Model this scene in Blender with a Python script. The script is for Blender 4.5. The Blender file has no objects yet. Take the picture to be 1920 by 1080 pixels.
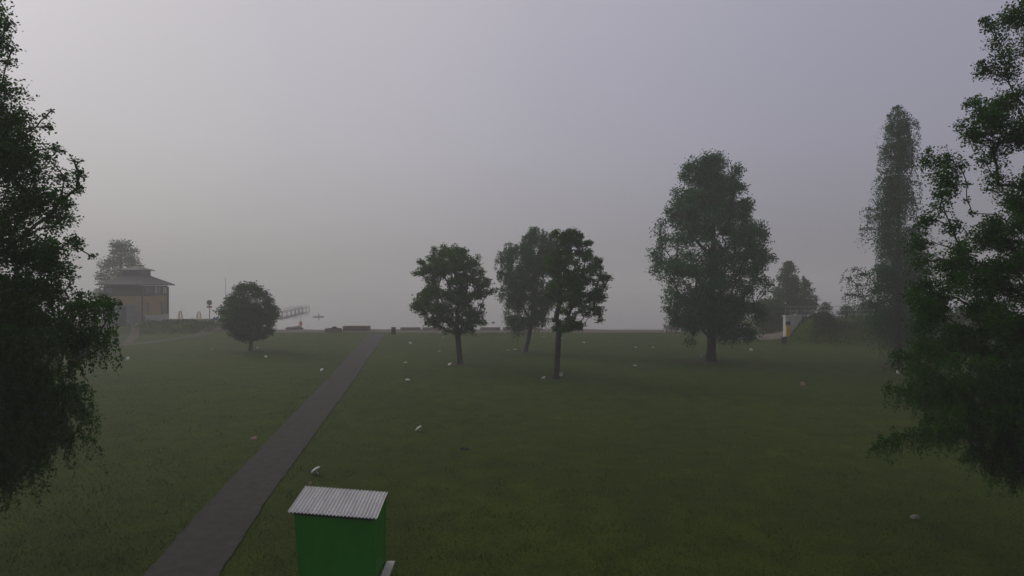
import bpy, math, random
import numpy as np
from mathutils import Vector, Matrix, noise as mnoise

sc = bpy.context.scene
col = sc.collection
R = math.radians
CAMH = 6.5
F = 1100.0                      # focal length in pixels of the 1920 wide photograph

# ------------------------------------------------------------------ camera
cd = bpy.data.cameras.new('camera')
cam = bpy.data.objects.new('camera', cd)
col.objects.link(cam)
cam.location = (0, 0, CAMH)
cam.rotation_euler = (R(90), 0, 0)
cd.sensor_width = 36.0
cd.lens = 36.0 * F / 1920.0
cd.clip_start = 0.1
cd.clip_end = 6000
sc.camera = cam

# ------------------------------------------------------------------ sky, sun, exposure
SUN_EL, SUN_AZ = 30.0, -55.0    # azimuth from +Y, towards +X
w = bpy.data.worlds.new('World')
sc.world = w
w.use_nodes = True
nt = w.node_tree
nt.nodes.clear()
def N_(t, **k):
    n = nt.nodes.new(t)
    for a, b in k.items():
        setattr(n, a, b)
    return n
L_ = nt.links.new
SKY_STRENGTH = 0.09
out = N_('ShaderNodeOutputWorld')
bg = N_('ShaderNodeBackground')
bg.inputs['Strength'].default_value = SKY_STRENGTH
sky = N_('ShaderNodeTexSky', sky_type='NISHITA', sun_disc=False, sun_elevation=R(SUN_EL), sun_rotation=R(SUN_AZ % 360), dust_density=4.0)
hs = N_('ShaderNodeHueSaturation')
hs.inputs['Saturation'].default_value = 0.25
L_(sky.outputs[0], hs.inputs['Color'])
# overcast layer: darker to the horizon, brighter and warmer round the hidden sun
tcw = N_('ShaderNodeTexCoord')
sep = N_('ShaderNodeSeparateXYZ')
L_(tcw.outputs['Generated'], sep.inputs[0])
def ramp_(stops):
    r = N_('ShaderNodeValToRGB')
    e = r.color_ramp.elements
    r.color_ramp.interpolation = 'B_SPLINE'
    while len(e) < len(stops):
        e.new(0.5)
    for q, (p, c) in zip(e, stops):
        q.position = p
        q.color = (*c, 1)
    return r
r_el = ramp_([(0.0, (.250, .246, .250)), (0.10, (.318, .312, .340)), (0.22, (.382, .372, .432)), (0.45, (.43, .42, .51)), (1.0, (.60, .57, .55))])
L_(sep.outputs['Z'], r_el.inputs[0])
dot = N_('ShaderNodeVectorMath', operation='DOT_PRODUCT')
gd = Vector((-780, 1100, 390)).normalized()
dot.inputs[1].default_value = gd
L_(tcw.outputs['Generated'], dot.inputs[0])
r_gl = ramp_([(0.0, (.50, .50, .55)), (.48, (.60, .60, .65)), (.80, (.735, .735, .735)), (.97, (.94, .92, .86)), (1.0, (.965, .945, .85))])
L_(dot.outputs['Value'], r_gl.inputs[0])
mulw = N_('ShaderNodeMixRGB', blend_type='MULTIPLY')
mulw.inputs[0].default_value = 1
L_(r_el.outputs[0], mulw.inputs[1])
L_(r_gl.outputs[0], mulw.inputs[2])
scl = N_('ShaderNodeVectorMath', operation='SCALE')
scl.inputs['Scale'].default_value = 1.0 / (0.735 * SKY_STRENGTH)
L_(mulw.outputs[0], scl.inputs[0])
mx = N_('ShaderNodeMixRGB')
mx.inputs[0].default_value = 0.93
L_(hs.outputs[0], mx.inputs[1])
L_(scl.outputs[0], mx.inputs[2])
L_(mx.outputs[0], bg.inputs['Color'])
L_(bg.outputs[0], out.inputs['Surface'])

sl = bpy.data.lights.new('sun', 'SUN')
so = bpy.data.objects.new('sun', sl)
col.objects.link(so)
sl.energy = 0.95
sl.angle = R(25)
sl.color = (1.0, 0.95, 0.86)
sd = Vector((math.sin(R(SUN_AZ)) * math.cos(R(SUN_EL)), math.cos(R(SUN_AZ)) * math.cos(R(SUN_EL)), math.sin(R(SUN_EL))))
so.rotation_euler = sd.to_track_quat('Z', 'Y').to_euler()

sc.view_settings.view_transform = 'Standard'
sc.view_settings.look = 'None'
sc.view_settings.exposure = 0.0
sc.view_settings.gamma = 1.0
sc.render.engine = 'CYCLES'
cy = sc.cycles
cy.use_denoising = True
cy.max_bounces = 8
cy.diffuse_bounces = 2
cy.glossy_bounces = 2
cy.transmission_bounces = 3
cy.transparent_max_bounces = 6
cy.volume_bounces = 3
cy.caustics_reflective = False
cy.caustics_refractive = False

HAZE_DENSITY = 0.0025

# ------------------------------------------------------------------ helpers
def at(px, py, z=0.0):
    """point on the level z that the photograph shows at pixel px, py"""
    D = F * (CAMH - z) / (py - 540.0)
    return Vector(((px - 960.0) / F * D, D, z))

def gx(px, D):
    return (px - 960.0) / F * D

def gz(py, D):
    return CAMH - (py - 540.0) / F * D

def link_mesh(name, verts, faces, mat, parent=None, smooth=False, loc=(0, 0, 0)):
    me = bpy.data.meshes.new(name)
    me.from_pydata(verts, [], faces)
    if smooth:
        me.polygons.foreach_set('use_smooth', [True] * len(me.polygons))
    me.update()
    if mat:
        me.materials.append(mat)
    o = bpy.data.objects.new(name, me)
    col.objects.link(o)
    o.location = loc
    if parent:
        o.parent = parent
    return o

def quads_mesh(name, V, mat, parent=None, loc=(0, 0, 0)):
    """V: (n,4,3) array of separate quads"""
    n = len(V)
    me = bpy.data.meshes.new(name)
    me.vertices.add(n * 4)
    me.vertices.foreach_set('co', np.ascontiguousarray(V, dtype=np.float32).ravel())
    me.loops.add(n * 4)
    me.loops.foreach_set('vertex_index', np.arange(n * 4, dtype=np.int32))
    me.polygons.add(n)
    me.polygons.foreach_set('loop_start', np.arange(0, n * 4, 4, dtype=np.int32))
    me.update(calc_edges=True)
    me.materials.append(mat)
    o = bpy.data.objects.new(name, me)
    col.objects.link(o)
    o.location = loc
    if parent:
        o.parent = parent
    return o

class MB:
    def __init__(s):
        s.v = []
        s.f = []
    def add(s, vs, fs):
        b = len(s.v)
        s.v += [tuple(v) for v in vs]
        s.f += [tuple(i + b for i in f) for f in fs]
        return s
    def box(s, c, d, rz=0.0, ry=0.0, rx=0.0, bev=0.0):
        hx, hy, hz = d[0] / 2, d[1] / 2, d[2] / 2
        m = Matrix.Translation(c) @ Matrix.Rotation(rz, 4, 'Z') @ Matrix.Rotation(ry, 4, 'Y') @ Matrix.Rotation(rx, 4, 'X')
        if bev <= 0:
            vs = [(x * hx, y * hy, z * hz) for z in (-1, 1) for y in (-1, 1) for x in (-1, 1)]
            fs = [(0, 2, 3, 1), (4, 5, 7, 6), (0, 1, 5, 4), (2, 6, 7, 3), (0, 4, 6, 2), (1, 3, 7, 5)]
        else:                                   # chamfered top and bottom
            b = min(bev, hx * .9, hy * .9, hz * .9)
            vs = []
            for z, i in ((-hz, b), (-hz + b, 0), (hz - b, 0), (hz, b)):
                vs += [(-hx + i, -hy + i, z), (hx - i, -hy + i, z), (hx - i, hy - i, z), (-hx + i, hy - i, z)]
            fs = [(3, 2, 1, 0), (12, 13, 14, 15)]
            for k in range(3):
                for j in range(4):
                    a, c2 = k * 4 + j, k * 4 + (j + 1) % 4
                    fs.append((a, c2, c2 + 4, a + 4))
        return s.add([m @ Vector(v) for v in vs], fs)
    def tube(s, p0, p1, r0, r1=None, n=8, cap=True):
        r1 = r0 if r1 is None else r1
        p0, p1 = Vector(p0), Vector(p1)
        q = (p1 - p0).to_track_quat('Z', 'Y')
        vs = []
        for p, r in ((p0, r0), (p1, r1)):
            for k in range(n):
                a = 2 * math.pi * k / n
                vs.append(p + q @ Vector((r * math.cos(a), r * math.sin(a), 0)))
        fs = [(k, (k + 1) % n, n + (k + 1) % n, n + k) for k in range(n)]
        if cap:
            fs += [tuple(range(n - 1, -1, -1)), tuple(range(n, 2 * n))]
        return s.add(vs, fs)
    def lathe(s, prof, n=20, c=(0, 0, 0)):
        vs = []
        for r, z in prof:
            for k in range(n):
                a = 2 * math.pi * k / n
                vs.append((c[0] + r * math.cos(a), c[1] + r * math.sin(a), c[2] + z))
        fs = []
        for i in range(len(prof) - 1):
            for k in range(n):
                a, b = i * n + k, i * n + (k + 1) % n
                fs.append((a, b, b + n, a + n))
        fs.append(tuple(range(n - 1, -1, -1)))
        fs.append(tuple(range((len(prof) - 1) * n, len(prof) * n)))
        return s.add(vs, fs)
    def build(s, name, mat, parent=None, smooth=False, loc=(0, 0, 0)):
        return link_mesh(name, s.v, s.f, mat, parent, smooth, loc)

def tag(o, label=None, cat=None, group=None, kind=None):
    if label:
        o['label'] = label
    if cat:
        o['category'] = cat
    if group:
        o['group'] = group
    if kind:
        o['kind'] = kind
    return o

def thing(name, label, cat, loc, rz=0.0, group=None):
    o = bpy.data.objects.new(name, None)
    col.objects.link(o)
    o.location = loc
    o.rotation_euler = (0, 0, rz)
    o.empty_display_size = 0.3
    return tag(o, label, cat, group)

def dup(root, loc, rot, label, scale=1.0):
    r = root.copy()
    col.objects.link(r)
    r.location = loc
    r.rotation_euler = rot
    r.scale = (scale, scale, scale)
    r['label'] = label
    for ch in list(root.children):
        c = ch.copy()
        col.objects.link(c)
        c.parent = r
        for g in ch.children:
            d = g.copy()
            col.objects.link(d)
            d.parent = c
    return r

# ------------------------------------------------------------------ materials
def mat(name, c, rough=0.7, var=0.0, scale=4.0, c2=None, bump=0.0, bscale=30.0, metal=0.0, spec=0.3, stretch=(1, 1, 1), island=False):
    m = bpy.data.materials.new(name)
    m.use_nodes = True
    n = m.node_tree
    b = n.nodes['Principled BSDF']
    b.inputs['Roughness'].default_value = rough
    b.inputs['Metallic'].default_value = metal
    b.inputs['Specular IOR Level'].default_value = spec
    b.inputs['Base Color'].default_value = (*c, 1)
    tc = n.nodes.new('ShaderNodeTexCoord')
    mp = n.nodes.new('ShaderNodeMapping')
    mp.inputs['Scale'].default_value = stretch
    n.links.new(tc.outputs['Object'], mp.inputs['Vector'])
    if var > 0 or c2:
        nz = n.nodes.new('ShaderNodeTexNoise')
        nz.inputs['Scale'].default_value = scale
        nz.inputs['Detail'].default_value = 6
        nz.inputs['Roughness'].default_value = 0.65
        n.links.new(mp.outputs[0], nz.inputs['Vector'])
        rp = n.nodes.new('ShaderNodeValToRGB')
        d = c2 if c2 else tuple(x * (1 - var) for x in c)
        u = c if c2 else tuple(min(1, x * (1 + var)) for x in c)
        rp.color_ramp.elements[0].position = 0.33
        rp.color_ramp.elements[1].position = 0.67
        rp.color_ramp.elements[0].color = (*d, 1)
        rp.color_ramp.elements[1].color = (*u, 1)
        n.links.new(nz.outputs[0], rp.inputs[0])
        n.links.new(rp.outputs[0], b.inputs['Base Color'])
    if bump > 0:
        n2 = n.nodes.new('ShaderNodeTexNoise')
        n2.inputs['Scale'].default_value = bscale
        n2.inputs['Detail'].default_value = 5
        n.links.new(mp.outputs[0], n2.inputs['Vector'])
        bp = n.nodes.new('ShaderNodeBump')
        bp.inputs['Strength'].default_value = bump
        bp.inputs['Distance'].default_value = 0.05
        n.links.new(n2.outputs[0], bp.inputs['Height'])
        n.links.new(bp.outputs[0], b.inputs['Normal'])
    return m

def leaf_mat(name, dark, light, trans=0.35, nscale=0.7):
    m = bpy.data.materials.new(name)
    m.use_nodes = True
    n = m.node_tree
    b = n.nodes['Principled BSDF']
    o = n.nodes['Material Output']
    geo = n.nodes.new('ShaderNodeNewGeometry')
    tc = n.nodes.new('ShaderNodeTexCoord')
    nz = n.nodes.new('ShaderNodeTexNoise')
    nz.inputs['Scale'].default_value = nscale
    nz.inputs['Detail'].default_value = 3
    n.links.new(tc.outputs['Object'], nz.inputs['Vector'])
    ad = n.nodes.new('ShaderNodeMath')
    ad.operation = 'MULTIPLY_ADD'
    ad.inputs[1].default_value = 0.5
    n.links.new(geo.outputs['Random Per Island'], ad.inputs[0])
    s2 = n.nodes.new('ShaderNodeMath')
    s2.operation = 'MULTIPLY_ADD'
    s2.inputs[1].default_value = 1.4
    s2.inputs[2].default_value = -0.45
    n.links.new(nz.outputs[0], s2.inputs[0])
    n.links.new(s2.outputs[0], ad.inputs[2])
    rp = n.nodes.new('ShaderNodeValToRGB')
    rp.color_ramp.elements[0].color = (*dark, 1)
    rp.color_ramp.elements[1].color = (*light, 1)
    n.links.new(ad.outputs[0], rp.inputs[0])
    n.links.new(rp.outputs[0], b.inputs['Base Color'])
    b.inputs['Roughness'].default_value = 0.6
    b.inputs['Specular IOR Level'].default_value = 0.12
    tr = n.nodes.new('ShaderNodeBsdfTranslucent')
    n.links.new(rp.outputs[0], tr.inputs['Color'])
    ms = n.nodes.new('ShaderNodeMixShader')
    ms.inputs[0].default_value = trans
    n.links.new(b.outputs[0], ms.inputs[1])
    n.links.new(tr.outputs[0], ms.inputs[2])
    n.links.new(ms.outputs[0], o.inputs['Surface'])
    return m

def grass_mat():
    m = bpy.data.materials.new('grass_ground')
    m.use_nodes = True
    n = m.node_tree
    b = n.nodes['Principled BSDF']
    b.inputs['Roughness'].default_value = 0.9
    b.inputs['Specular IOR Level'].default_value = 0.1
    tc = n.nodes.new('ShaderNodeTexCoord')
    def noise(scale, det, stretch=(1, 1, 1)):
        mp = n.nodes.new('ShaderNodeMapping')
        mp.inputs['Scale'].default_value = stretch
        n.links.new(tc.outputs['Object'], mp.inputs['Vector'])
        z = n.nodes.new('ShaderNodeTexNoise')
        z.inputs['Scale'].default_value = scale
        z.inputs['Detail'].default_value = det
        z.inputs['Roughness'].default_value = 0.65
        n.links.new(mp.outputs[0], z.inputs['Vector'])
        return z
    a, c, d = noise(0.10, 4), noise(0.9, 6), noise(14, 4)
    def ramp(src, p0, p1, c0, c1):
        r = n.nodes.new('ShaderNodeValToRGB')
        r.color_ramp.elements[0].position = p0
        r.color_ramp.elements[1].position = p1
        r.color_ramp.elements[0].color = (*c0, 1)
        r.color_ramp.elements[1].color = (*c1, 1)
        n.links.new(src.outputs[0], r.inputs[0])
        return r
    r1 = ramp(a, .35, .65, (0.0270, 0.0455, 0.0004), (0.0395, 0.0620, 0.0009))
    r2 = ramp(c, .30, .70, (0.70, 0.66, 0.62), (1.25, 1.24, 1.2))
    r3 = ramp(d, .32, .68, (0.60, 0.62, 0.6), (1.36, 1.36, 1.3))
    def mul(x, y):
        q = n.nodes.new('ShaderNodeMixRGB')
        q.blend_type = 'MULTIPLY'
        q.inputs[0].default_value = 1
        n.links.new(x.outputs[0], q.inputs[1])
        n.links.new(y.outputs[0], q.inputs[2])
        return q
    k = mul(mul(r1, r2), r3)
    n.links.new(k.outputs[0], b.inputs['Base Color'])
    z = noise(22, 6)
    bp = n.nodes.new('ShaderNodeBump')
    bp.inputs['Strength'].default_value = 0.8
    bp.inputs['Distance'].default_value = 0.05
    n.links.new(z.outputs[0], bp.inputs['Height'])
    n.links.new(bp.outputs[0], b.inputs['Normal'])
    return m

M = {}
M['grass'] = grass_mat()
M['asphalt'] = mat('asphalt', (0.049, 0.045, 0.041), 0.9, 0.22, 3.0, bump=0.5, bscale=60, spec=0.15)
M['gravel'] = mat('gravel', (0.135, 0.115, 0.10), 0.95, 0.25, 2.0, bump=0.6, bscale=25, spec=0.1)
M['trail'] = mat('trail_gravel', (0.085, 0.078, 0.058), 0.95, 0.3, 1.2, bump=0.5, bscale=25, spec=0.1)
M['sand'] = mat('sand', (0.20, 0.165, 0.13), 0.95, 0.2, 0.6, bump=0.4, bscale=8, spec=0.1)
M['wood'] = mat('bench_wood', (0.17, 0.11, 0.085), 0.8, 0.3, 5, bump=0.2, stretch=(1, 8, 8))
M['paleconc'] = mat('concrete', (0.46, 0.46, 0.43), 0.85, 0.18, 1.5, bump=0.25, bscale=12)
M['dark'] = mat('dark_metal', (0.022, 0.024, 0.028), 0.5, 0.2, 5)
M['bindark'] = mat('bin_dark', (0.018, 0.022, 0.03), 0.55, 0.25, 6)
M['green'] = mat('hut_paint', (0.020, 0.165, 0.010), 0.5, 0.16, 2.2, stretch=(1, 1, .35), bump=0.08, bscale=14, spec=0.3)
M['fibre'] = mat('roof_sheet', (0.50, 0.50, 0.49), 0.5, 0.16, 2.2, stretch=(2.6, .5, 1), bump=0.05)
M['palebox'] = mat('pale_shelf', (0.36, 0.35, 0.34), 0.6, 0.15, 5)
M['white'] = mat('white_plastic', (0.58, 0.57, 0.52), 0.5, 0.12, 6)
M['rust'] = mat('rusty_plastic', (0.24, 0.15, 0.12), 0.7, 0.25, 9)
M['plaster'] = mat('grey_render', (0.17, 0.17, 0.17), 0.85, 0.15, 0.8, bump=0.1)
M['plinth'] = mat('pale_plinth', (0.36, 0.36, 0.36), 0.85, 0.12, 0.8)
M['tan'] = mat('tan_cladding', (0.29, 0.185, 0.09), 0.8, 0.18, 0.5, bump=0.2, stretch=(1, 1, 9))
M['darkclad'] = mat('dark_cladding', (0.065, 0.056, 0.058), 0.8, 0.2, 1.0, stretch=(4, 4, .5))
M['roofmetal'] = mat('roof_metal', (0.085, 0.082, 0.085), 0.75, 0.15, 0.8)
M['glass'] = mat('window_glass', (0.09, 0.092, 0.10), 0.25, 0.0, spec=0.5)
M['fogglow'] = mat('painted_fog_glow', (0.42, 0.42, 0.43), 0.3, 0.1)  # pale colour stands for foggy daylight seen through the windows
M['yellow'] = mat('yellow_paint', (0.62, 0.33, 0.02), 0.6, 0.12, 2)
M['orange'] = mat('orange_paint', (0.62, 0.30, 0.06), 0.6, 0.12, 4)
M['red'] = mat('red_paint', (0.60, 0.12, 0.12), 0.6, 0.1, 4)
M['blue'] = mat('blue_plastic', (0.05, 0.16, 0.36), 0.5, 0.1, 3)
M['signgrey'] = mat('sign_grey', (0.12, 0.12, 0.13), 0.5, 0.1, 4)
M['galv'] = mat('galvanised', (0.30, 0.31, 0.32), 0.5, 0.15, 6, metal=0.3)
M['pierwood'] = mat('pier_wood', (0.22, 0.205, 0.20), 0.85, 0.2, 2)
M['stone'] = mat('stone', (0.15, 0.14, 0.125), 0.9, 0.3, 4, bump=0.5, bscale=9)
M['soil'] = mat('soil', (0.035, 0.026, 0.02), 0.95, 0.4, 6, bump=0.8, bscale=14)
M['bark'] = mat('bark', (0.034, 0.028, 0.022), 0.95, 0.35, 7, bump=0.8, bscale=16, stretch=(1, 1, .3))
M['birchbark'] = mat('birch_bark', (0.10, 0.092, 0.08), 0.85, 0, 2.6, c2=(0.035, 0.03, 0.027), bump=0.4, bscale=9, stretch=(1, 1, 3))
M['leaf_maple'] = leaf_mat('maple_leaf', (0.016, 0.070, 0.006), (0.062, 0.155, 0.014), trans=.5)
M['leaf_lime'] = leaf_mat('lime_leaf', (0.015, 0.058, 0.007), (0.050, 0.125, 0.016), trans=.45)
M['leaf_poplar'] = leaf_mat('poplar_leaf', (0.014, 0.076, 0.022), (0.046, 0.165, 0.050), trans=.5)
M['leaf_birch'] = leaf_mat('birch_leaf', (0.012, 0.058, 0.006), (0.052, 0.150, 0.016), trans=.55)
M['leaf_birchfar'] = leaf_mat('weeping_leaf', (0.014, 0.066, 0.018), (0.046, 0.140, 0.038), trans=.45)
M['leaf_far'] = leaf_mat('far_leaf', (0.024, 0.066, 0.016), (0.056, 0.120, 0.030), trans=.4)
M['weed'] = leaf_mat('weed_leaf', (0.020, 0.042, 0.006), (0.052, 0.086, 0.014), nscale=0.5)

mw = bpy.data.materials.new('lake_water')
mw.use_nodes = True
_n = mw.node_tree
_b = _n.nodes['Principled BSDF']
_b.inputs['Base Color'].default_value = (0.16, 0.16, 0.155, 1)
_b.inputs['Roughness'].default_value = 0.06
_b.inputs['IOR'].default_value = 1.33
_tc = _n.nodes.new('ShaderNodeTexCoord')
_nz = _n.nodes.new('ShaderNodeTexNoise')
_nz.inputs['Scale'].default_value = 0.8
_nz.inputs['Detail'].default_value = 4
_bp = _n.nodes.new('ShaderNodeBump')
_bp.inputs['Strength'].default_value = 0.05
_bp.inputs['Distance'].default_value = 0.1
_n.links.new(_tc.outputs['Object'], _nz.inputs['Vector'])
_n.links.new(_nz.outputs[0], _bp.inputs['Height'])
_n.links.new(_bp.outputs[0], _b.inputs['Normal'])

# ------------------------------------------------------------------ terrain
WATER_Z = -1.2
def sstep(a, b, x):
    t = max(0.0, min(1.0, (x - a) / (b - a)))
    return t * t * (3 - 2 * t)

def shore(x):
    s = 97.5
    s += 32 * (1 - sstep(-62, -47, x))
    s += 40 * sstep(26, 44, x)
    return s + 0.5 * math.sin(x * 0.23) + 0.4 * math.sin(x * 0.71)

def bump_(x, y, cx, cy, ax, ay, h, rot=0.0):
    c, s = math.cos(rot), math.sin(rot)
    dx, dy = x - cx, y - cy
    u, v = (c * dx + s * dy) / ax, (-s * dx + c * dy) / ay
    q = u * u + v * v
    return h * math.exp(-q * q * 0.7) if q < 9 else 0.0

def height(x, y):
    h = 0.05 * mnoise.noise((x * 0.12, y * 0.12, 0.0)) + 0.02 * mnoise.noise((x * 0.5, y * 0.5, 4.0))
    h *= min(1.0, max(0.25, y / 40.0))
    d = y - shore(x)
    if d > -6:
        h += -3.4 * sstep(-6, 10, d)
    # grassy bank in front of the pavilion
    h += bump_(x, y, -50.5, 87.0, 7.4, 4.4, 1.6, 0.12) * (0.9 + 0.2 * mnoise.noise((x * .5, y * .5, 1)))
    h += bump_(x, y, -67.0, 87.0, 4.6, 4.6, 0.8)
    # overgrown mound beside the concrete wall
    h += bump_(x, y, 45.5, 73.5, 9.5, 8.0, 2.9) * (0.93 + 0.14 * mnoise.noise((x * .35, y * .35, 2)))
    h += bump_(x, y, 36.4, 70.4, 2.0, 2.2, 1.7)
    h += bump_(x, y, 60.0, 80.0, 12.0, 9.0, 1.6)
    return h

def axis(lo, hi, dense_lo, dense_hi, step):
    a = list(np.arange(dense_lo, dense_hi + 1e-6, step))
    s, v = step, dense_hi
    while v < hi:
        s *= 1.35
        v = min(hi, v + s)
        a.append(v)
    s, v = step, dense_lo
    while v > lo:
        s *= 1.35
        v = max(lo, v - s)
        a.insert(0, v)
    return a

XS = axis(-1400, 1400, -95, 95, 1.0)
YS = axis(-300, 1400, 4, 145, 1.0)
verts = [(x, y, height(x, y)) for y in YS for x in XS]
nx = len(XS)
faces = [(j * nx + i, j * nx + i + 1, (j + 1) * nx + i + 1, (j + 1) * nx + i) for j in range(len(YS) - 1) for i in range(nx - 1)]
lawn = link_mesh('lawn', verts, faces, M['grass'], smooth=True)
tag(lawn, kind='structure')

def sheet(name, left, right, m, lift=0.02, sub=6, cross=4):
    """strip of ground cover between two rows of ground points, following the terrain"""
    vs, fs = [], []
    rows = []
    for i in range(len(left) - 1):
        for k in range(sub):
            t = k / sub
            rows.append((left[i].lerp(left[i + 1], t), right[i].lerp(right[i + 1], t)))
    rows.append((left[-1], right[-1]))
    for a, b in rows:
        for k in range(cross + 1):
            p = a.lerp(b, k / cross)
            wob = 0.06 * mnoise.noise((p.x * 1.3, p.y * 1.3, 7)) + 0.035 * mnoise.noise((p.x * 5, p.y * 5, 3)) if k in (0, cross) else 0.0
            vs.append((p.x + wob, p.y, height(p.x, p.y) + lift))
    c = cross + 1
    for i in range(len(rows) - 1):
        for k in range(cross):
            fs.append((i * c + k, i * c + k + 1, (i + 1) * c + k + 1, (i + 1) * c + k))
    o = link_mesh(name, vs, fs, m, smooth=True)
    return tag(o, kind='structure')

# the asphalt path that runs to the beach
PL = [(160, 1240), (270, 1080), (380, 955), (490, 840), (560, 766), (620, 705), (642, 681), (672, 647), (690, 626)]
PR = [(330, 1240), (410, 1080), (492, 950), (572, 840), (628, 762), (669, 705), (687, 677), (709, 647), (722, 626)]
left = [at(*p) for p in PL]
right = [at(*p) for p in PR]
sheet('path', left, right, M['asphalt'], 0.03, sub=24)
# gravel promenade along the beach
xs = [-44 + 4 * k for k in range(19)]
front = [Vector((x, 85.5 + 0.25 * math.sin(x * .4) + (0.8 if -25 < x < -18 else 0), 0)) for x in xs]
back = [Vector((x, 93.5, 0)) for x in xs]
sheet('promenade', front, back, M['gravel'], 0.022, sub=4, cross=10)
# sand of the beach
xs = [-66 + 4 * k for k in range(28)]
sheet('beach_sand', [Vector((x, shore(x) - 6 if x < -48 else 93.6, 0)) for x in xs], [Vector((x, shore(x) + 5, 0)) for x in xs], M['sand'], 0.03, sub=4, cross=12)
# gravel trail below the grassy bank and the walkway up to the pavilion door
sheet('gravel_trail', [at(150, 648), at(230, 649), at(290, 643), at(340, 635), at(400, 626), at(440, 622)],
      [at(150, 645), at(230, 645), at(290, 639.5), at(340, 632), at(400, 621), at(440, 617)], M['trail'], 0.03, sub=8)
sheet('walkway', [at(228, 645), at(243, 630), at(252, 617)], [at(247, 645), at(260, 630), at(268, 617)], M['trail'], 0.05, sub=8)
# road behind the poplar
sheet('road', [at(1330, 637), at(1420, 638), at(1475, 640), at(1500, 640)], [at(1330, 627), at(1420, 628), at(1475, 628), at(1500, 628)], M['gravel'], 0.03, sub=8)

def soil_patch(px, py, r, seed):
    p = at(px, py)
    vs = [(p.x, p.y, height(p.x, p.y) + .03)]
    n = 26
    for k in range(n):
        a = 2 * math.pi * k / n
        q = r * (1 + .35 * mnoise.noise((math.cos(a) * 1.6 + seed, math.sin(a) * 1.6, seed)) + .12 * math.sin(7 * a + seed))
        x, y = p.x + q * math.cos(a) * 1.25, p.y + q * math.sin(a)
        vs.append((x, y, height(x, y) + .012))
    o = link_mesh('bare_soil', vs, [(0, k + 1, (k + 1) % n + 1) for k in range(n)], M['soil'], smooth=True)
    tag(o, kind='structure')
for k, (px, py, r) in enumerate(((863, 683, .75), (1043, 710, .55), (985, 660, .6), (1332, 677, 1.0), (470, 657, .7), (1684, 686, 1.1))):
    soil_patch(px, py, r, k * 3.1)

water = link_mesh('lake', [(-1400, 75, WATER_Z), (1400, 75, WATER_Z), (1400, 1399, WATER_Z), (-1400, 1399, WATER_Z)], [(0, 1, 2, 3)], mw)
tag(water, kind='structure')

# ------------------------------------------------------------------ green hut
H0 = at(542, 959, 2.20)
fl, fr = Vector((gx(542, 11.29), 11.29, 2.20)), Vector((gx(709, 10.92), 10.92, 2.20))
bl, br = Vector((gx(572, 12.27), 12.27, 2.35)), Vector((gx(725, 11.92), 11.92, 2.35))
hc = (fl + fr + bl + br) / 4
hut = thing('green_hut', 'small bright green hut under a wavy pale corrugated roof', 'hut', (hc.x, hc.y, height(hc.x, hc.y)))
Wd, Dp, TILT = 1.69, 1.0, -0.08
rzh = R(0.6)
hut.location = (-3.40, 11.60, height(-3.40, 11.60))
hut.rotation_euler = (0, 0, rzh)
# roof sheet: real corrugation
N = 25
vs, fs = [], []
nseg = N * 8
for r, y in enumerate((-Dp / 2, 0, Dp / 2)):
    for i in range(nseg + 1):
        x = -Wd / 2 + Wd * i / nseg
        zz = 2.275 + TILT * x + 0.15 * (y / Dp) + 0.014 * math.cos(2 * math.pi * N * i / nseg) + (0.004 if r == 1 else 0)
        vs.append((x, y, zz))
m_ = nseg + 1
for r in range(2):
    for i in range(nseg):
        fs.append((r * m_ + i, r * m_ + i + 1, (r + 1) * m_ + i + 1, (r + 1) * m_ + i))
nb = len(vs)
vs += [(x, y, z - 0.007) for x, y, z in vs]
fs += [tuple(i + nb for i in reversed(f)) for f in fs]
for r in (0, 2):
    for i in range(nseg):
        a, b = r * m_ + i, r * m_ + i + 1
        fs.append((a, a + nb, b + nb, b))
roof = link_mesh('roof', vs, fs, M['fibre'], hut)
for r, y in enumerate((-Dp * .42, 0.0, Dp * .42)):
    for i in range(2, N, 3):
        x = -Wd / 2 + Wd * i / N
        MB().lathe([(0.011, 0), (0.011, 0.006), (0.004, 0.011)], 8, (x, y, 2.275 + TILT * x + 0.15 * (y / Dp) + 0.015)).build('screw', M['galv'], roof)
# walls: boarded box that narrows a little to the ground
wl, wr, wf, wb = -Wd / 2 + 0.12, Wd / 2 - 0.05, -Dp / 2 + 0.07, Dp / 2 - 0.07
tp = 0.10
def hut_corner(x, y, z):
    k = (2.15 - z) / 2.15
    sx = (1 if x < 0 else -1) * tp * k * (1.5 if x < 0 else 0.2)
    return (x + sx, y, z)
wallv = []
for z in (0.06, 2.16):
    for x, y in ((wl, wf), (wr, wf), (wr, wb), (wl, wb)):
        zz = z if z < 1 else 2.245 + TILT * x + 0.15 * (y / Dp)
        wallv.append(hut_corner(x, y, zz))
mb = MB().add(wallv, [(0, 1, 5, 4), (1, 2, 6, 5), (2, 3, 7, 6), (3, 0, 4, 7), (3, 2, 1, 0), (4, 5, 6, 7)])
mb.build('wall', M['green'], hut)
for x, y in ((wl, wf), (wr, wf), (wr, wb), (wl, wb)):
    a = hut_corner(x, y, 0.05)
    b = hut_corner(x, y, 2.235 + TILT * x + 0.15 * (y / Dp))
    MB().tube(a, b, 0.022, 0.022, 6).build('corner_trim', M['green'], hut)
MB().box((0, wf + 0.0, 2.155), (Wd - 0.2, 0.05, 0.05), ry=math.atan(-TILT)).build('fascia', M['dark'], hut)
MB().box((0, 0, 0.03), (Wd - 0.4, Dp - 0.2, 0.06)).build('base_slab', M['paleconc'], hut)
sh = MB().box((wr + 0.125, -0.02, 0.88), (0.17, 0.92, 0.035), bev=0.006)
sh.box((wr + 0.035, 0.30, 0.80), (0.03, 0.03, 0.14)).box((wr + 0.035, -0.30, 0.80), (0.03, 0.03, 0.14))
sh.build('side_shelf', M['palebox'], hut)

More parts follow.
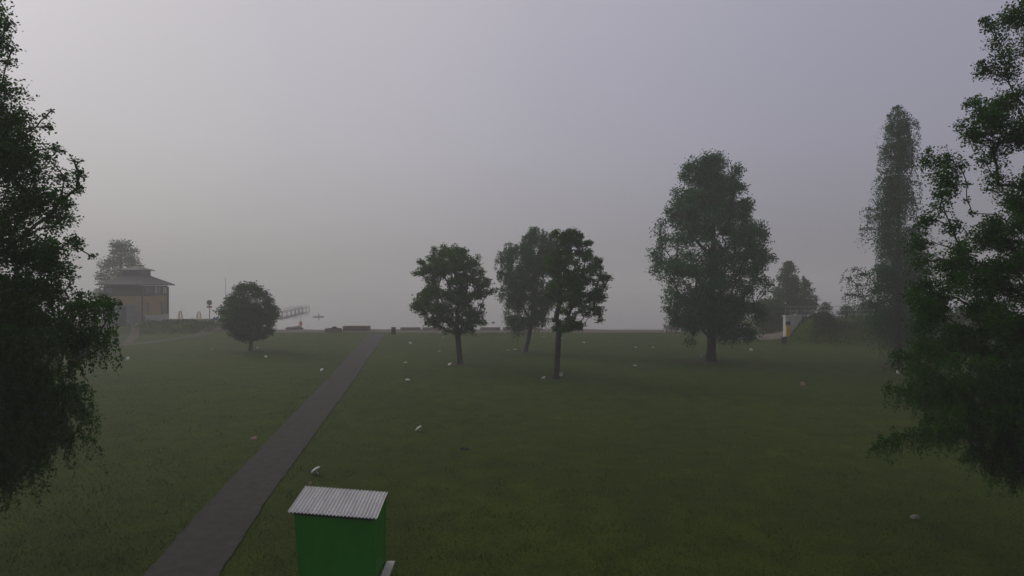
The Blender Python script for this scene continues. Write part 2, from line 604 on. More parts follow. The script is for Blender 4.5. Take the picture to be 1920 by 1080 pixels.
# ------------------------------------------------------------------ small white discs on stems
ld = MB().lathe([(0.02, 0.035), (0.10, 0.03), (0.150, 0.012), (0.168, 0.0), (0.178, 0.008), (0.176, 0.03), (0.155, 0.06), (0.11, 0.082), (0.05, 0.092), (0.01, 0.094)], 24, (0, 0, 0.15))
proto = thing('disc_marker', 'tilted white disc on a short stem just behind the hut roof', 'disc marker', (0, 0, 0), group='small white discs scattered over the lawn')
ld.build('disc', M['white'], proto, smooth=True)
MB().tube((0, 0, 0), (0, 0, 0.155), 0.014, 0.014, 8).build('stem', M['white'], proto)
UP = 'up'
discs = [   # px, py, pose, label
    (597, 890, (R(-10), R(-38), 0), None),
    (789, 809, (R(-8), R(-42), 0), 'tilted white disc on a stem near the dark clump of soil'),
    (1021, 713, (R(-15), R(-24), 0), 'domed white disc on a stem just left of the right maple trunk'),
    (1052, 708, (R(-80), R(4), 0), 'white disc lying low right beside the foot of the right maple'),
    (242, 677, (R(62), R(-20), 0), 'white disc facing the camera on the lawn below the pavilion'),
    (1407, 660, (R(70), R(8), 0), 'round white disc facing the camera to the right of the poplar'),
    (764, 717, UP, 'upturned white disc with stem up, nearest of the pair right of the path'),
    (760, 684, UP, 'upturned white disc with stem up, farther of the pair right of the path'),
    (1191, 690, UP, 'upturned white disc with stem up, nearest of three left of the poplar'),
    (1224, 655, UP, 'upturned white disc with stem up, closest to the poplar crown'),
    (1192, 655, UP, 'faint upturned white disc, farther left of two side by side before the poplar'),
    (966, 659, UP, 'upturned white disc beside the foot of the leaning birch trunk'),
    (953, 661, UP, 'faint upturned white disc, farthest left of the two by the birch trunk'),
    (1020, 635, (R(-75), R(3), 0), 'bright white disc far off between birch and right maple trunks'),
    (1052, 637, (R(-70), R(3), 0), 'tiny white disc just right of the right maple fork'),
    (1095, 645, UP, 'greenish white upturned disc in the open lawn right of the right maple'),
    (845, 686, (R(20), R(-28), 0), 'tilted white disc at the foot of the left maple trunk'),
    (824, 663, UP, 'faint upturned disc on the lawn left of the left maple trunk'),
    (831, 635, (R(-78), R(3), 0), 'small white disc far off before the benches near the left maple'),
    (768, 645, (R(30), R(40), 0), 'small tilted white disc below the first bench right of the bin'),
    (1316, 671, (R(-78), R(3), 0), 'white disc lying flat just left of the poplar trunk'),
    (400, 657, (R(10), R(-50), 0), 'thin white disc tilted on edge left of the round lime trunk'),
    (484, 657, (R(45), R(-20), 0), 'pale disc tilted just right of the round lime trunk'),
    (498, 671, (R(25), R(25), 0), 'faint tilted disc on the lawn right below the round lime tree'),
    (605, 696, (R(35), R(-25), 0), 'dull disc tilted in the grass close to the left path edge'),
    (1682, 704, (R(45), R(-15), 0), 'pale disc at the foot of the tall weeping birch'),
]
for i, (px, py, pose, lab) in enumerate(discs):
    p = at(px, py)
    z = height(p.x, p.y)
    if pose == UP:
        rot = (R(180 + (i * 7) % 9 - 4), R((i * 5) % 11 - 5), 0)
        loc = (p.x, p.y, z + 0.36)
    else:
        rot = pose
        loc = (p.x, p.y, z + (0.17 if abs(pose[0]) > 0.7 else 0.02))
    if i == 0:
        proto.location = loc
        proto.rotation_euler = rot
    else:
        dup(proto, loc, rot, lab, .78 if any(q in lab for q in ('faint', 'dull', 'thin', 'tiny', 'pale')) else .95)
# two brownish ones
p = at(1502, 724)
t = thing('disc_marker', 'brownish disc standing tilted on the open lawn at right', 'disc marker', (p.x, p.y, height(p.x, p.y) + .12), group='small white discs scattered over the lawn')
t.rotation_euler = (R(66), R(28), 0)
ld.build('disc', M['rust'], t, smooth=True)
MB().tube((0, 0, 0), (0, 0, 0.155), 0.014, 0.014, 8).build('stem', M['white'], t)

rng = random.Random(5)
def rock(name, label, cat, px, py, sx, sy, sz, m, seed):
    r = random.Random(seed)
    p = at(px, py)
    vs, fs = [], []
    nu, nv = 14, 8
    for j in range(nv + 1):
        th = math.pi * j / nv
        for i in range(nu):
            ph = 2 * math.pi * i / nu
            v = Vector((math.sin(th) * math.cos(ph), math.sin(th) * math.sin(ph), math.cos(th)))
            k = 1 + 0.35 * mnoise.noise(v * 1.7 + Vector((seed, 0, 0))) + 0.15 * mnoise.noise(v * 4 + Vector((0, seed, 0)))
            vs.append((v.x * k * sx, v.y * k * sy, v.z * k * sz + sz * 0.5))
    for j in range(nv):
        for i in range(nu):
            fs.append((j * nu + i, (j + 1) * nu + i, (j + 1) * nu + (i + 1) % nu, j * nu + (i + 1) % nu))
    o = link_mesh(name, vs, fs, m, smooth=True, loc=(p.x, p.y, height(p.x, p.y) - 0.02))
    return tag(o, label, cat)
rock('stone', 'pinkish brown stone in the grass left of the path', 'stone', 476, 824, .17, .15, .08, M['rust'], 3)
rock('soil_clump', 'dark clump of soil lying alone on the middle lawn', 'soil clump', 871, 842, .20, .16, .08, M['soil'], 8)
rock('stone', 'grey stone in the shaded grass under the right birch', 'stone', 1716, 972, .13, .10, .08, M['stone'], 12)
rock('stone', 'small reddish stone peeking out behind the hut roof', 'stone', 581, 909, .06, .06, .09, M['rust'], 15)

# ------------------------------------------------------------------ pavilion
pv = thing('beach_pavilion', 'two storey beach pavilion with tan band, hipped roof and small cupola', 'building', (-63.0, 98.5, 0))
hw, hd = 3.1, 3.5
g0 = -0.5
MB().box((0, 0, 0.75), (2 * hw, 2 * hd, 2.5)).build('ground_storey', M['plaster'], pv)
MB().box((0, 0, 3.6), (2 * hw + .06, 2 * hd + .06, 3.2)).build('tan_wall', M['tan'], pv)
MB().box((0, 0, 6.05), (2 * hw + .03, 2 * hd + .03, 1.7)).build('upper_wall', M['darkclad'], pv)
# front recess: the left face is grey up to 4 m
fp = MB().box((-0.05, -hd - 0.045, 1.85), (2 * hw - 0.35, 0.03, 3.9))
fp.build('front_panel', M['plaster'], pv)
d = MB().box((-0.05, -hd - 0.08, 1.75), (1.25, 0.05, 3.5)).build('door', M['dark'], pv)
MB().box((0.5, -hd - 0.12, 1.3), (0.05, 0.05, 0.2)).build('handle', M['galv'], d)
MB().box((hw + 0.15, 0.2, 1.0), (0.25, 2 * hd - .4, 2.0)).build('plinth', M['plinth'], pv)
MB().tube((hw + .06, -hd - .06, -0.3), (hw + .06, -hd - .06, 6.9), 0.09).build('downpipe', M['dark'], pv)
MB().box((hw + .05, hd - 0.05, 3.4), (0.28, 0.35, 6.6)).build('corner_post', M['darkclad'], pv)
def pvwin(y, z, wy, hz, n=2, bright=0):
    f = MB().box((hw + 0.055, y, z), (0.08, wy, hz)).build('window', M['dark'], pv)
    g = MB()
    pw = (wy - 0.1) / n
    for k in range(n):
        g.box((hw + 0.10, y - wy / 2 + 0.05 + pw * (k + .5), z), (0.02, pw - 0.08, hz - 0.14))
    g.build('pane', M['glass'], f)
    for k in range(bright):
        MB().box((hw + 0.118, y - .3 + .55 * k, z), (0.02, .30, hz - 0.3)).build('painted_fog_glow', M['fogglow'], f)  # sliver of fog light through the window, painted as a pale slab
pvwin(-2.35, 6.15, 1.1, 1.25)
pvwin(0.35, 6.15, 1.7, 1.35, bright=1)
pvwin(2.55, 6.15, 1.3, 1.35, bright=2)
pvwin(-1.9, 3.1, .8, 1.9, 1)
pvwin(2.3, 3.1, 1.3, 2.0)
fw_ = MB().box((-2.2, -hd - 0.05, 6.1), (1.2, .06, 1.0)).build('window', M['dark'], pv)
MB().box((-2.2, -hd - 0.09, 6.1), (1.0, .02, .8)).build('pane', M['signgrey'], fw_)
# hipped roof
ov = 0.85
e = [(-hw - ov, -hd - ov), (hw + ov, -hd - ov), (hw + ov, hd + ov), (-hw - ov, hd + ov)]
c = [(-1.5, -1.5), (1.5, -1.5), (1.5, 1.5), (-1.5, 1.5)]
vs = [(x, y, 6.95) for x, y in e] + [(x, y, 7.12) for x, y in e] + [(x, y, 8.55) for x, y in c]
fs = [(3, 2, 1, 0), (8, 9, 10, 11)]
for k in range(4):
    j = (k + 1) % 4
    fs += [(k, j, 4 + j, 4 + k), (4 + k, 4 + j, 8 + j, 8 + k)]
rf = MB().add(vs, fs)
# standing seams
for k in range(4):
    j = (k + 1) % 4
    for q in range(1, 12):
        t_ = q / 12
        a = Vector((*e[k], 7.13)).lerp(Vector((*e[j], 7.13)), t_)
        b = Vector((*c[k], 8.56)).lerp(Vector((*c[j], 8.56)), t_)
        rf.tube(a, b, 0.03, 0.03, 4)
rfo = rf.build('roof', M['roofmetal'], pv)
cu = MB().box((0, 0, 8.95), (2.9, 2.9, 0.9)).build('cupola', M['darkclad'], pv)
g = MB()
for k in range(4):
    a = k * math.pi / 2
    for s in (-1, 0, 1):
        g.box((math.cos(a) * 1.47 - math.sin(a) * s * .9, math.sin(a) * 1.47 + math.cos(a) * s * .9, 9.12), (0.03, .75, .42), rz=a)
g.build('pane', M['glass'], cu)
vs = [(x * 1.95, y * 1.95, 9.42) for x, y in ((-1, -1), (1, -1), (1, 1), (-1, 1))] + [(x * 1.95, y * 1.95, 9.52) for x, y in ((-1, -1), (1, -1), (1, 1), (-1, 1))] + [(0, 0, 10.25)]
MB().add(vs, [(3, 2, 1, 0), (0, 1, 5, 4), (1, 2, 6, 5), (2, 3, 7, 6), (3, 0, 4, 7), (4, 5, 8), (5, 6, 8), (6, 7, 8), (7, 4, 8)]).build('cupola_roof', M['roofmetal'], pv)

# ------------------------------------------------------------------ beach furniture
def bench(px, py, label, w_=2.9, first=[None]):
    p = at(px, py)
    loc = (p.x, p.y, height(p.x, p.y) + .02)
    if first[0] is None:
        t = thing('park_bench', label, 'bench', loc, group='benches along the beach promenade')
        s = MB()
        for k in range(4):
            s.box((0, 0.08 + 0.12 * k, 0.45), (w_, 0.10, 0.045))
        s.build('seat', M['wood'], t)
        b = MB()
        for k in range(3):
            b.box((0, -0.05 - .03 * k, 0.60 + 0.13 * k), (w_, 0.04, 0.11))
        b.build('backrest', M['wood'], t)
        for sx in (-1, 1):
            l = MB().box((sx * w_ * .36, 0.25, 0.21), (0.10, 0.50, 0.42)).box((sx * w_ * .36, -0.02, 0.55), (0.09, 0.05, 0.8), rx=R(12))
            l.build('leg', M['paleconc'], t)
        first[0] = t
        return t
    return dup(first[0], loc, (0, 0, R((px * 7) % 5 - 2)), label)
bench(770, 626, 'wooden bench nearest the dark bin, facing the lake')
bench(811, 626, 'wooden bench left beside the left maple trunk')
bench(919, 626, 'wooden bench between the left maple and the leaning birch')
bench(962, 626, 'wooden bench partly behind the hanging birch leaves')
bench(1262, 622, 'dark bench at the left edge of the poplar crown')

p = at(738, 628)
b_ = thing('litter_bin', 'dark slatted litter bin beside the end of the path', 'litter bin', (p.x, p.y, height(p.x, p.y) + .02))
mbb = MB().box((0, 0, 0.48), (0.52, 0.5, 0.9), bev=0.03)
for k in range(6):
    mbb.box((-0.22 + .088 * k, -0.262, 0.48), (0.06, 0.02, 0.8))
mbb.build('body', M['bindark'], b_)
MB().box((0, 0, 1.0), (0.6, 0.58, 0.10), bev=0.03).build('lid', M['bindark'], b_)

def planter(px, py, wpx, hpx, label, name, cat, tray):
    p = at(px, py)
    D = p.y
    W_, H_ = wpx * D / F, hpx * D / F
    t = thing(name, label, cat, (p.x, p.y, height(p.x, p.y) + .02))
    b = MB()
    for k in range(3):
        hh = H_ / 3
        for sy in (-.6, .6):
            b.box((0, sy, hh * (k + .5)), (W_, 0.09, hh * .93))
        for sx in (-1, 1):
            b.box((sx * (W_ / 2 - .05), 0, hh * (k + .5)), (.09, 1.1, hh * .93))
    b.build('box', M['wood'], t)
    MB().box((0, 0, H_ * .4), (W_ - .22, 1.08, H_ * .8)).build('soil', M['soil'], t)
    return t, W_, H_
p1, W1, H1 = planter(625, 622, 27, 6.5, 'shorter brown wooden planter box holding a small bush', 'planter_box', 'planter', 0)
p2, W2, H2 = planter(669, 620.5, 48, 8, 'long low brown wooden box by the end of the path', 'planter_box', 'planter', 1)
MB().box((0, 0, H2 + .06), (W2 + .1, 1.4, .07)).build('lid', M['wood'], p2)

# round sign on its pole with two arrow boards
p = at(393, 617)
D = p.y
sg = thing('sign_post', 'tall sign pole with round grey disc and red arrow board', 'sign', (p.x, p.y, height(p.x, p.y)))
MB().tube((0, 0, 0), (0, 0, gz(566, D)), 0.06).build('pole', M['signgrey'], sg)
zc = gz(569, D)
vs, fs = [], []
rr, n = 0.42, 24
for y in (-.10, -.06):
    for k in range(n):
        a = 2 * math.pi * k / n
        vs.append((rr * math.cos(a), y, zc + rr * math.sin(a)))
fs = [(k, (k + 1) % n, n + (k + 1) % n, n + k) for k in range(n)] + [tuple(range(n - 1, -1, -1)), tuple(range(n, 2 * n))]
MB().add(vs, fs).build('round_sign', M['signgrey'], sg)
za = gz(577, D)
def board(x0, x1, tip, m):
    y0, y1 = -0.12, -0.07
    pts = [(x0, -.15), (x1, -.15), (x1 + tip, 0), (x1, .15), (x0, .15)]
    vs = [(x, y0, za + z) for x, z in pts] + [(x, y1, za + z) for x, z in pts]
    return MB().add(vs, [(0, 1, 2, 3, 4), (9, 8, 7, 6, 5)] + [(k, (k + 1) % 5, 5 + (k + 1) % 5, 5 + k) for k in range(5)])
board(-0.04, 0.40, 0.10, M['red']).build('arrow_board', M['red'], sg)
lb = board(-0.40, -0.05, 0.01, M['signgrey']).build('arrow_board', M['signgrey'], sg)
lb['label'] = 'grey arrow board'

def aframe(px, ptop, pbot, D, wpx, label):
    x, z0, z1 = gx(px, D), gz(pbot, D), gz(ptop, D)
    z0 = height(x, D)
    W_ = wpx * D / F
    t = thing('climbing_frame', label, 'climbing frame', (x, D, z0), group='yellow frames on the beach')
    h = z1 - z0
    for s in (-1, 1):
        MB().tube((s * W_ / 2, -.5, 0), (s * .16, 0, h), 0.055).tube((s * W_ / 2, .5, 0), (s * .16, 0, h), 0.055).build('leg', M['orange'], t)
    for k in (.35, .62, .97):
        hwid = W_ / 2 * (1 - k) + .16 * k
        MB().tube((-hwid, -.5 * (1 - k), h * k), (hwid, -.5 * (1 - k), h * k), .045).build('rung', M['orange'], t)
aframe(338, 583, 598, 99, 9, 'yellow A shaped frame nearer the pavilion')
aframe(373, 584, 598, 99, 11, 'yellow A shaped frame nearer the round sign')

# blue slide beside the lime tree
x, D = gx(399, 92), 92
t = thing('blue_slide', 'slanted blue slide half hidden by the round lime tree', 'slide', (x, D, height(x, D)))
MB().box((0, 0, 0.75), (1.75, .9, .08), ry=R(-52)).box((0, -.46, 0.85), (1.75, .06, .28), ry=R(-52)).box((0, .46, 0.85), (1.75, .06, .28), ry=R(-52)).build('chute', M['blue'], t)
MB().tube((.55, -.4, 0), (.55, -.4, 1.5), .05).tube((.55, .4, 0), (.55, .4, 1.5), .05).tube((.55, -.4, .5), (.55, .4, .5), .04).tube((.55, -.4, 1.0), (.55, .4, 1.0), .04).build('ladder', M['galv'], t)

x, D = gx(423, 101), 101
t = thing('flag_pole', 'thin bare flag pole rising behind the round lime tree', 'flag pole', (x, D, height(x, D)))
MB().tube((0, 0, 0), (0, 0, gz(522, D) - height(x, D)), .05, .03, 8).build('pole', M['galv'], t)
MB().lathe([(.02, 0), (.06, .04), (.06, .08), (.02, .12)], 10, (0, 0, gz(522, D) - height(x, D) - .01)).build('finial', M['galv'], t)

# pier
pr = thing('pier', 'long dark wooden pier fading into the fog over the lake', 'pier', (-64, 160, WATER_Z))
a, b = Vector((0, 0, .9)), Vector((-8.5, 46, .9))
dr = (b - a).normalized()
sd_ = Vector((dr.y, -dr.x, 0))
dk = MB()
nb_ = 46
for k in range(nb_):
    q = a.lerp(b, (k + .5) / nb_)
    dk.box(q, (2.8, .92, .10), rz=math.atan2(-sd_.y, -sd_.x))
dk.build('deck', M['pierwood'], pr)
tb = MB()
a0 = Vector((-13, -3.5, .9))
for k in range(22):
    q = a0.lerp(a, (k + .5) / 22)
    tb.box(q, (.60, 1.8, .10), rz=math.atan2(3.5, 13))
tb.build('walkway', M['pierwood'], pr)
for s in (-1, 1):
    for k in range(8):
        q = a.lerp(b, k / 7) + sd_ * (s * 1.25)
        MB().tube((q.x, q.y, -1.8), (q.x, q.y, 1.05), .14, .14, 8).build('pile', M['pierwood'], pr)
rl = MB()
for s in (-1, 1):
    for k in range(7):
        q = a.lerp(b, .35 + .65 * k / 6) + sd_ * (s * 1.3)
        rl.tube((q.x, q.y, .9), (q.x, q.y, 1.75), .05, .05, 6)
    q0, q1 = a.lerp(b, .35) + sd_ * (s * 1.3), b + sd_ * (s * 1.3)
    for z in (1.3, 1.75):
        rl.tube((q0.x, q0.y, z), (q1.x, q1.y, z), .045, .045, 6)
rl.build('railing', M['pierwood'], pr)

x, D = gx(564, 126), 126
t = thing('buoy', 'reddish buoy with a short mast floating before the pier', 'buoy', (x, D, WATER_Z))
MB().lathe([(.10, -.25), (.34, -.1), (.38, .1), (.26, .32), (.12, .62), (.09, .75)], 14).build('float', M['red'], t, smooth=True)
MB().tube((0, 0, .7), (0, 0, 1.15), .05).build('mast', M['signgrey'], t)
MB().box((-.35, 0, .35), (.35, .1, .1)).build('handle', M['signgrey'], t)
x, D = gx(597, 156), 156
t = thing('raft', 'low dark float with a small post out on the lake', 'raft', (x, D, WATER_Z))
MB().box((0, 0, .08), (2.6, 1.2, .18), bev=.04).build('deck', M['signgrey'], t)
MB().tube((.1, 0, .15), (.1, 0, .95), .12, .10).build('post', M['dark'], t)
x, D = gx(925, 130), 130
t = thing('buoy', 'tiny dark buoy on the open water between the two maples', 'buoy', (x, D, WATER_Z))
MB().lathe([(.10, -.12), (.30, -.02), (.32, .10), (.18, .22), (.05, .27)], 12).build('float', M['dark'], t, smooth=True)

# ------------------------------------------------------------------ concrete wall, railing and yellow post by the mound
D = 72.0
x0, x1 = gx(1473, D), gx(1503, D)
aw = thing('retaining_wall', 'pale concrete retaining wall with railing beside the overgrown mound', 'wall', ((x0 + x1) / 2, D, 0))
ztop = gz(594, D)
hx = (x1 - x0) / 2
wv = []
for y in (0.0, 0.7):
    wv += [(-hx, y, -0.4), (hx, y, -.4), (hx, y, ztop), (-hx, y, ztop)]
MB().add(wv, [(0, 1, 2, 3), (5, 4, 7, 6), (1, 5, 6, 2), (4, 0, 3, 7), (3, 2, 6, 7), (4, 5, 1, 0)]).build('wall', M['paleconc'], aw)
MB().box((0, .35, ztop + .08), (2 * hx + .16, .86, .16)).build('coping', M['paleconc'], aw)
rl = MB()
zr = ztop + 1.25
pts = [(-hx, 0), (hx * .95, 0), (hx * 1.0, 0.1), (hx + 9.5, 2.2), (hx + 14, 4.0)]
for (ax, ay), (bx, by) in zip(pts[:-1], pts[1:]):
    n = max(1, int(math.hypot(bx - ax, by - ay) / .55))
    for z in (.18, .7, 1.25):
        rl.tube((ax, ay + .05, ztop + z), (bx, by + .05, ztop + z), .028, .028, 6)
    for k in range(n + 1):
        t_ = k / n
        rl.tube((ax + (bx - ax) * t_, ay + (by - ay) * t_ + .05, ztop - .3), (ax + (bx - ax) * t_, ay + (by - ay) * t_ + .05, zr), .022, .022, 6)
rl.build('railing', M['galv'], aw)

D = 71.4
xp = gx(1478, D)
yb = thing('yellow_board', 'upright yellow board with black top beside the concrete wall', 'board', (xp, D, height(xp, D)))
zb = height(xp, D)
MB().box((0, 0, (gz(609, D) - zb) / 2 + .05), (.50, .14, gz(609, D) - zb - .05), bev=.02).build('panel', M['yellow'], yb)
MB().box((-.03, 0, gz(606, D) - zb), (.52, .2, .42), bev=.02).build('top_box', M['dark'], yb)
D = 68.5
xp = gx(1470, D)
t = thing('litter_bin', 'low dark bin at the foot of the yellow board', 'litter bin', (xp, D, height(xp, D)))
MB().lathe([(.22, 0), (.26, .1), (.28, .6), (.30, .62)], 14).build('body', M['bindark'], t, smooth=True)
MB().lathe([(.31, .62), (.31, .68), (.18, .76)], 14).build('lid', M['bindark'], t, smooth=True)
p = at(1572, 600, 2.0)
rock('boulder', 'pale flat boulder on the back slope of the mound', 'boulder', 1574, 598, .6, .4, .25, M['paleconc'], 21)
bo = bpy.data.objects['boulder']
bo.location = (gx(1574, 76), 76, height(gx(1574, 76), 76) - .05)

# ------------------------------------------------------------------ trees
def unit(a):
    return a / np.maximum(1e-9, np.linalg.norm(a, axis=-1, keepdims=True))

def leaf_quads(P, size, rg, up=0.3, droop=0.0, asp=0.62):
    """rhombic leaves at the points P"""
    n = len(P)
    nrm = rg.normal(size=(n, 3))
    nrm[:, 2] = np.abs(nrm[:, 2]) * 0.6 + up
    nrm = unit(nrm)
    t = rg.normal(size=(n, 3))
    t[:, 2] -= droop
    u = unit(t - nrm * np.sum(t * nrm, 1, keepdims=True))
    v = np.cross(nrm, u)
    s = (size * rg.uniform(.65, 1.35, n))[:, None]
    bend = nrm * s * 0.12
    return np.stack([P - u * s * .5 - bend, P + v * s * asp * .5, P + u * s * .5 - bend, P - v * s * asp * .5], 1)

def tubes_np(segs, n=6):
    vs, fs = [], []
    for p0, p1, r0, r1 in segs:
        d = p1 - p0
        L = np.linalg.norm(d)
        if L < 1e-6:
            continue
        d = d / L
        a = np.array([0, 0, 1.0]) if abs(d[2]) < .9 else np.array([1.0, 0, 0])
        u = np.cross(d, a)
        u /= np.linalg.norm(u)
        v = np.cross(d, u)
        m = n if max(r0, r1) > .025 else 3
        b = len(vs)
        for p, r in ((p0, r0), (p1, r1)):
            for k in range(m):
                an = 2 * math.pi * k / m
                q = p + u * (r * math.cos(an)) + v * (r * math.sin(an))
                vs.append((q[0], q[1], q[2]))
        for k in range(m):
            fs.append((b + k, b + (k + 1) % m, b + m + (k + 1) % m, b + m + k))
    return vs, fs

def tree(name, label, cat, D, base_px, prof, lean_px=None, fork_py=None, trunk_r=.18, n_cl=90, rc=(.5, .9), leaves=260,
         leaf=.15, style='bush', depth=1.0, lmat='leaf_maple', bark='bark', seed=1, group=None, zbase=None, axis_px=None,
         edge=0.75, twig_r=0.012, strand=(0.6, 1.6), gap=0.0, flat=0.75, up=.3, reach=.45, xoff=0.0, extra=None, stop=1.0, mix_py=460, sv=.5):
    rg = np.random.default_rng(seed)
    bx = gx(base_px, D)
    mixz = gz(mix_py, D) - height(bx, D)
    bz = height(bx, D) if zbase is None else zbase
    root = thing(name, label, cat, (bx, D, bz), group=group)
    # silhouette in metres, relative to the base
    pz = np.array([gz(q[0], D) for q in prof])[::-1] - bz
    pl = np.array([gx(q[1], D) for q in prof])[::-1] - bx
    prr = np.array([gx(q[2], D) for q in prof])[::-1] - bx
    zlo, zhi = pz[0], pz[-1]
    maxw = (prr - pl).max()
    def env(z):
        return np.interp(z, pz, pl), np.interp(z, pz, prr)
    # clump centres spread through the crown
    C, RC = [], []
    tries = 0
    while len(C) < n_cl and tries < n_cl * 60:
        tries += 1
        z = rg.uniform(zlo, zhi)
        l, r = env(z)
        a = (r - l) / 2
        if rg.uniform() > (a / (maxw / 2)) ** 1.2 + .10:
            continue
        c0 = rg.uniform(*rc)
        c0 = min(c0, max(a * .9, .25))
        ai = max(0.02, a - c0 * .68)
        bi = max(0.02, min(a, maxw * .5) * depth - c0 * .8)
        th = rg.uniform(0, 2 * math.pi)
        q = rg.uniform() ** (0.5 * (1 - edge) + .12)
        p = np.array([(l + r) / 2 + ai * q * math.cos(th), bi * q * math.sin(th), z])
        z_in = min(max(z, zlo + c0 * .5), zhi - c0 * .6)
        p[2] = z_in
        if gap > 0 and mnoise.noise(Vector((p[0] * .55 + seed, p[1] * .55, p[2] * .55))) < -0.35 + gap:
            continue
        if C:
            dd = np.linalg.norm(np.array(C) - p, axis=1)
            if dd.min() < c0 * .55 and tries < n_cl * 40:
                continue
        C.append(p)
        RC.append(c0)
    if extra:
        for (ex, ey, er) in extra:      # lobes read from the photograph: pixel centre and pixel radius
            rr_ = er * D / F
            C.append(np.array([gx(ex, D) - bx, rg.normal() * rr_ * .8, gz(ey, D) - bz]))
            RC.append(rr_)
    C, RC = np.array(C), np.array(RC)
    # trunk and limbs: every clump joins the nearest suitable branch point
    top = np.array([((gx(axis_px, D) - bx) if axis_px else (np.interp(zhi, pz, (pl + prr) / 2))), 0, zhi - .08 * (zhi - zlo)])
    fz = (gz(fork_py, D) - bz) if fork_py else zlo
    fx = (gx(lean_px, D) - bx) if lean_px else 0.0
    top0 = top.copy()
    if stop < 1:
        top = np.array([fx + (top[0] - fx) * stop, 0, fz + (top[2] - fz) * stop])
    nodes = [np.array([0, 0, -.15])]
    par = [-1]
    nT = 14
    for k in range(1, nT + 1):
        t = k / nT
        z = t * top[2]
        if z <= fz:
            x = fx * z / max(fz, .01)
        else:
            x = fx + (top[0] - fx) * (z - fz) / max(.01, top[2] - fz)
        wob = .02 * top[2] * .25
        nodes.append(np.array([x + rg.normal() * wob * .35, rg.normal() * wob * .35, z]))
        par.append(len(nodes) - 2)
    ok0 = [i for i in range(len(nodes)) if nodes[i][2] >= fz * .92]
    usable = list(ok0)
    order = np.argsort(np.hypot(C[:, 0] - fx, C[:, 1]) + .25 * np.abs(C[:, 2] - (zlo + zhi) / 2))
    leafnode = {}
    for ci in order:
        c = C[ci]
        U = np.array([nodes[i] for i in usable])
        dv = c - U
        dist = np.linalg.norm(dv, axis=1)
        hor = np.hypot(dv[:, 0], dv[:, 1])
        pen = np.maximum(0, reach * hor - dv[:, 2]) * 1.3
        j = usable[int(np.argmin(dist + pen))]
        p0 = nodes[j]
        L = np.linalg.norm(c - p0)
        ns = max(2, int(L / .6))
        last = j
        for k in range(1, ns + 1):
            t = k / ns
            q = p0 + (c - p0) * t
            q = q + np.array([0, 0, math.sin(math.pi * t) * .10 * L * (1 if c[2] > p0[2] else -.2)]) + rg.normal(size=3) * .035 * L * (1 if k < ns else 0)
            nodes.append(q)
            par.append(last)
            last = len(nodes) - 1
            usable.append(last)
        leafnode[ci] = last
    cnt = np.zeros(len(nodes))
    for i in range(len(nodes) - 1, 0, -1):
        cnt[i] += 1 if cnt[i] == 0 else 0
        cnt[par[i]] += cnt[i]
    rad = trunk_r * (cnt / max(cnt[1], 1)) ** .46
    rad = np.maximum(rad, twig_r)
    segs = []
    for i in range(1, len(nodes)):
        r1 = rad[i]
        r0 = min(rad[par[i]], rad[i] * 1.25) if par[i] > nT or i > nT else rad[par[i]]
        if i == 1:
            r0 = trunk_r * 1.55
        segs.append((nodes[par[i]], nodes[i], r0, r1))
    # leaves
    Q = []
    for ci in range(len(C)):
        c, r = C[ci], RC[ci]
        n = int(leaves * rg.uniform(.6, 1.3) * (r / rc[1]) ** 2)
        st = style
        if style == 'mix':
            st = 'bush' if c[2] > mixz + rg.normal() * .4 else 'weep'
        if st == 'bush':
            d = unit(rg.normal(size=(n, 3)))
            rad_ = rg.uniform(0, 1, n) ** .45
            lump = 1 + .35 * np.sin(d[:, 0] * 5 + ci) * np.sin(d[:, 1] * 4 + 2 * ci) + .2 * np.sin(d[:, 2] * 9 + ci)
            P = c + d * (rad_ * r * lump)[:, None] * np.array([1, 1, flat])
            Q.append(leaf_quads(P, leaf, rg, up=up))
            for k in range(6):
                e_ = c + unit(rg.normal(size=3)) * r * rg.uniform(.5, .95) * np.array([1, 1, flat])
                segs.append((c, e_, twig_r, twig_r * .4))
        elif st == 'weep':
            ns = max(4, n // 26)
            for k in range(ns):
                d = unit(rg.normal(size=3))
                s0 = c + d * r * rg.uniform(.2, 1) * np.array([1, 1, sv])
                Ls = rg.uniform(*strand)
                m = int(26 * Ls / ((strand[0] + strand[1]) / 2) * rg.uniform(.7, 1.2)) + 3
                t = np.sort(rg.uniform(0, 1, m))
                sway = rg.normal(size=2) * .10
                P = np.stack([s0[0] + d[0] * .25 * Ls * (1 - (1 - t) ** 2) + sway[0] * t * t, s0[1] + d[1] * .25 * Ls * (1 - (1 - t) ** 2) + sway[1] * t * t, s0[2] + .12 * Ls * np.sin(t * 2.2) - t * t * Ls], 1)
                P0 = P.copy()
                P = P + rg.normal(size=P.shape) * leaf * .55
                Q.append(leaf_quads(P, leaf, rg, up=.0, droop=1.0))
                if D < 20 and m > 6:
                    ii = np.linspace(0, m - 1, 4).astype(int)
                    pr_ = s0
                    for q in ii:
                        segs.append((pr_, P0[q], .004, .003))
                        pr_ = P0[q]
            e_ = c + rg.normal(size=3) * r * .5
            segs.append((c, e_, twig_r, twig_r * .5))
    vs, fs = tubes_np(segs, 8)
    link_mesh('trunk', vs, fs, M[bark], root, smooth=True)
    quads_mesh('crown', np.concatenate(Q), M[lmat], root)
    return root

